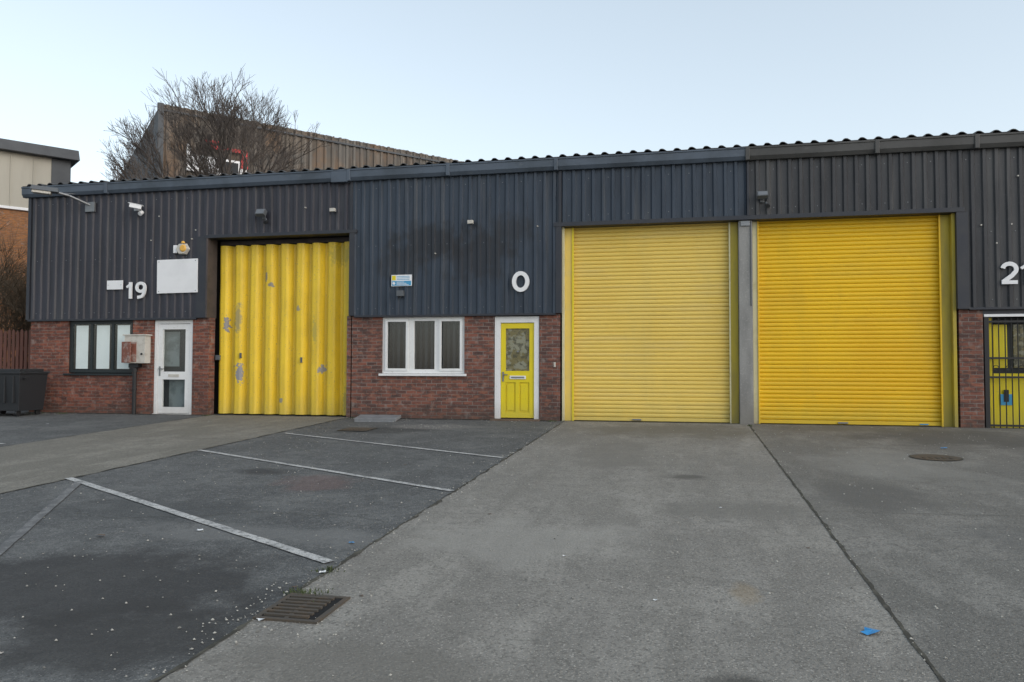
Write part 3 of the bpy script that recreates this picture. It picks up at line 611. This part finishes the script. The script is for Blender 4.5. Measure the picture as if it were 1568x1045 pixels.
for x in (-24,-21.5,-19,-16.6): e.box(x,x+.1,.98,1.08,0,1.85,M['wood'])
e.build('timber_fence')

# ---------------------------------------------------------------- trees
def grow(name,root,dirv,length,rad,levels,m,seed,spread=.55,up=.25,kids=(3,4),nstem=1,shrink=.74,rmin=.0065,first=None,crown=None):
    R=random.Random(seed); v=[];f=[]
    def tube(p,q,r1,r2,n):
        d=(q-p)
        if d.length<1e-5: return
        d.normalize(); a=d.orthogonal().normalized(); b=d.cross(a); o=len(v)
        for rr,c in ((r1,p),(r2,q)):
            for i in range(n): an=2*math.pi*i/n; v.append(c+(a*math.cos(an)+b*math.sin(an))*rr)
        for i in range(n): f.append((o+i,o+(i+1)%n,o+n+(i+1)%n,o+n+i))
    def ell(p):
        if not crown: return 0
        c,r=crown; return Vector(((p.x-c[0])/r[0],(p.y-c[1])/r[1],(p.z-c[2])/r[2])).length
    def br(p,d,l,r,lev):
        seg=3 if lev>1 else 2; pts=[p]; stop=False
        for i in range(seg):
            d=(d+Vector((R.gauss(0,.09),R.gauss(0,.09),R.gauss(0,.06)+up*.12))).normalized()
            q=p+d*(l/seg); ra=r*(1-.3*i/seg); rb=r*(1-.3*(i+1)/seg)
            if crown and p.z>crown[0][2]-1.5 and ell(q)>1+.22*noise.noise(p*.9)+R.uniform(-.08,.10): rb=ra*.5; stop=True
            tube(p,q,ra,rb,6 if r>.04 else 3); p=q; pts.append(p)
            if stop: break
        if lev==0: return
        if stop:
            if lev<3: return
            # crowded edge: finish in a spray of fine shoots
            for k in range(4):
                ax=Vector((R.gauss(0,1),R.gauss(0,1),R.gauss(0,1)+.6)).normalized(); e0=pts[-1]; nd=(d+ax*.6).normalized()
                e1=e0+nd*R.uniform(.25,.55); tube(e0,e1,rmin,rmin*.7,3)
                for j in range(2):
                    nd2=(nd+Vector((R.gauss(0,.4),R.gauss(0,.4),R.gauss(0,.3)))).normalized(); tube(e0.lerp(e1,.6),e0.lerp(e1,.6)+nd2*R.uniform(.15,.35),rmin*.8,rmin*.6,3)
            return
        n=R.randint(*kids)
        if lev==levels and first: n=first
        ph=R.random()*6.28; sg=len(pts)-1
        for k in range(n):
            base=pts[-1] if k<2 else pts[R.randint(1,max(1,sg-1))].lerp(pts[-1],R.random()*.5)
            if lev==levels and first:
                a=ph+k*2*math.pi/n; ax=Vector((math.cos(a),math.sin(a),0)); base=pts[-1] if k%2 else pts[-2].lerp(pts[-1],.5)
                nd=(Vector((0,0,1))+ax*spread*(1.5 if k%2==0 else .55)).normalized()
            else:
                ax=Vector((R.gauss(0,1),R.gauss(0,1),R.gauss(0,1))); ax=(ax-d*ax.dot(d)).normalized()
                nd=(d+ax*spread*R.uniform(.5,1.15)+Vector((0,0,up*R.random()))).normalized()
            br(base,nd,l*shrink*R.uniform(.8,1.12),max(r*.58,rmin),lev-1)
    for s in range(nstem):
        dd=Vector(dirv)+(Vector((R.gauss(0,.4),R.gauss(0,.4),0)) if nstem>1 else Vector((0,0,0)))
        br(Vector(root)+(Vector((R.gauss(0,.7),R.gauss(0,.5),0)) if nstem>1 else Vector((0,0,0))),dd.normalized(),length*R.uniform(.85,1.1),rad,levels)
    return mesh_obj(name,[tuple(a) for a in v],f,m)
grow('bare_tree',(-14.9,7,0),(0,0,1),4.0,.16,7,M['bark'],33,spread=.58,up=.22,kids=(3,4),shrink=.70,rmin=.0062,first=9,crown=((-15.2,7,7.2),(3.5,3.2,3.75)))
grow('bare_shrub',(-21.0,4.2,0),(0,0,1),1.6,.05,5,M['bark2'],3,spread=.6,up=.2,kids=(3,4),nstem=9,shrink=.76)
grow('bare_shrub',(-18.6,5.2,0),(0,0,1),1.3,.05,5,M['bark2'],5,spread=.6,up=.2,kids=(3,4),nstem=7,shrink=.76)

# ---------------------------------------------------------------- background buildings
BB=empty('brick_office_building')
P0=Vector((-28.5,12,0));dr=Vector((1.9,2.5,0)).normalized();nr=Vector((dr.y,-dr.x,0))
T=Matrix(((dr.x,-nr.x,0,P0.x),(dr.y,-nr.y,0,P0.y),(0,0,1,0),(0,0,0,1)))
b=MB(); b.box(-9,2.6,0,10,-.2,7.95,M['brick_f'],T); b.build('brick_walls',BB)
b=MB(); b.box(-9,2.62,-.06,10,7.95,10.3,M['cream'],T)
for i in range(13): b.box(-9+i*.85,-8.96+i*.85,-.10,-.06,7.97,10.25,M['cream'],T)
b.build('cream_cladding',BB,.01)
b=MB(); b.box(-9.3,2.95,-.45,10.3,10.3,10.75,M['shed_gr'],T,.05); b.box(1.9,2.66,-.10,-.06,9.0,10.3,M['shed_gr'],T); b.box(-9,2.66,-.12,-.0,7.85,7.97,M['signwhite'],T); b.build('roof_fascia',BB,.02)
b=MB(); b.box(-2.2,-.6,-.05,.02,5.2,6.6,M['blind_d'],T); b.box(-2.3,-.5,-.04,.0,5.1,5.2,M['white'],T); b.build('office_window',BB)
SB=empty('weathered_warehouse')
P1=Vector((-20.8,12,0));d1=Vector((9.3,10.9,0)).normalized();n1=Vector((-.76,.65,0))
v=[];f=[];pts=[];s=0;pit=.36
H=11.8
random.seed(5)
while s<30:
    for u,dd in ((0,0),(.5,0),(.6,1),(.9,1)): pts.append((s+u*pit,dd,random.uniform(-.03,.02)))
    s+=pit
for s_,dd,j in pts:
    p=P1+d1*s_+Vector((d1.y,-d1.x,0))*dd*.06
    v+=[(p.x,p.y,0),(p.x,p.y,H+(j if s_>4 else 0))]
for i in range(len(pts)-1): f.append((2*i,2*i+2,2*i+3,2*i+1))
mesh_obj('sheeted_wall',v,f,M['shed_br'],SB)
def gp(d_,z,off=0): p=P1+n1*d_+Vector((n1.y,-n1.x,0))*off; return (p.x,p.y,z)
q=P1+d1*30
def gq(d_,z): p=q+n1*d_; return (p.x,p.y,z)
mesh_obj('gable_wall',[gp(0,0),gp(12,0),gp(12,9.55),gp(0,H-.02)],[(0,1,2,3)],M['shed_gr'],SB)
mesh_obj('warehouse_roof',[gp(-.02,H-.08),gp(12,9.55),gq(12,9.55),gq(-.02,H-.08)],[(0,1,2,3)],M['roof'],SB)
T=Matrix(((d1.x,-d1.y,0,P1.x),(d1.y,d1.x,0,P1.y),(0,0,1,0),(0,0,0,1)))
b=MB(); b.box(-.12,.10,-.12,.05,0,H,M['shed_gr'],T)
for i in range(10): b.box(.1+i*3,3.06+i*3,-.11,-.065,H-.30,H-.22,M['shed_gr'],T)
b.build('warehouse_trim',SB)
b=MB(); b.box(1.2,3.5,-.18,-.10,9.2,9.9,M['signwhite'],T); b.box(1.9,3.5,-.22,-.18,10.25,10.4,M['red'],T); b.box(3.2,3.5,-.22,-.18,9.6,10.25,M['red'],T); b.box(1.7,2.3,-.22,-.18,10.5,10.6,M['red'],T); b.box(2.3,3.1,-.20,-.17,9.3,9.8,M['blind_d'],T); b.box(1.0,1.15,-.22,-.10,9.2,10.3,M['signwhite'],T)
b.build('warehouse_window',SB)

# ---------------------------------------------------------------- sky and sun
el=math.radians(26); az=math.radians(118)
W=bpy.data.worlds.new('World'); S.world=W; W.use_nodes=True; N=W.node_tree.nodes; L=W.node_tree.links
sky=N.new('ShaderNodeTexSky'); sky.sky_type='NISHITA'; sky.sun_disc=False; sky.sun_elevation=el; sky.sun_rotation=az; sky.air_density=1.0; sky.dust_density=2.0; sky.ozone_density=1.0
gm=N.new('ShaderNodeGamma'); gm.inputs[1].default_value=.65; L.new(sky.outputs[0],gm.inputs[0])
hs=N.new('ShaderNodeHueSaturation'); hs.inputs['Saturation'].default_value=.66; hs.inputs['Value'].default_value=2.8; hs.inputs['Hue'].default_value=.487
bg=N['Background']; L.new(gm.outputs[0],hs.inputs['Color']); L.new(hs.outputs[0],bg.inputs[0]); bg.inputs[1].default_value=.15
sd=Vector((math.sin(az)*math.cos(el),math.cos(az)*math.cos(el),math.sin(el)))
l=bpy.data.lights.new('sun','SUN'); l.energy=.5; l.angle=math.radians(40); l.color=(1,.95,.88)
lo=bpy.data.objects.new('sun',l); COL.objects.link(lo); lo.rotation_euler=sd.to_track_quat('Z','Y').to_euler()

# ---------------------------------------------------------------- camera
yaw,pitch,roll=0.21674,0.03647,0.00272
F=Vector((0,math.cos(pitch),math.sin(pitch)));U=Vector((0,-math.sin(pitch),math.cos(pitch)));R=Vector((1,0,0))
R2=R*math.cos(roll)+U*math.sin(roll);U2=-R*math.sin(roll)+U*math.cos(roll)
Zr=Matrix.Rotation(yaw,3,'Z'); R2=Zr@R2;U2=Zr@U2;F=Zr@F
mw=Matrix(((R2.x,U2.x,-F.x,0),(R2.y,U2.y,-F.y,-16.106),(R2.z,U2.z,-F.z,1.037),(0,0,0,1)))
cd=bpy.data.cameras.new('camera'); cd.sensor_width=36; cd.lens=1219.33/1568*36; cd.clip_end=1500
co=bpy.data.objects.new('camera',cd); COL.objects.link(co); co.matrix_world=mw; S.camera=co
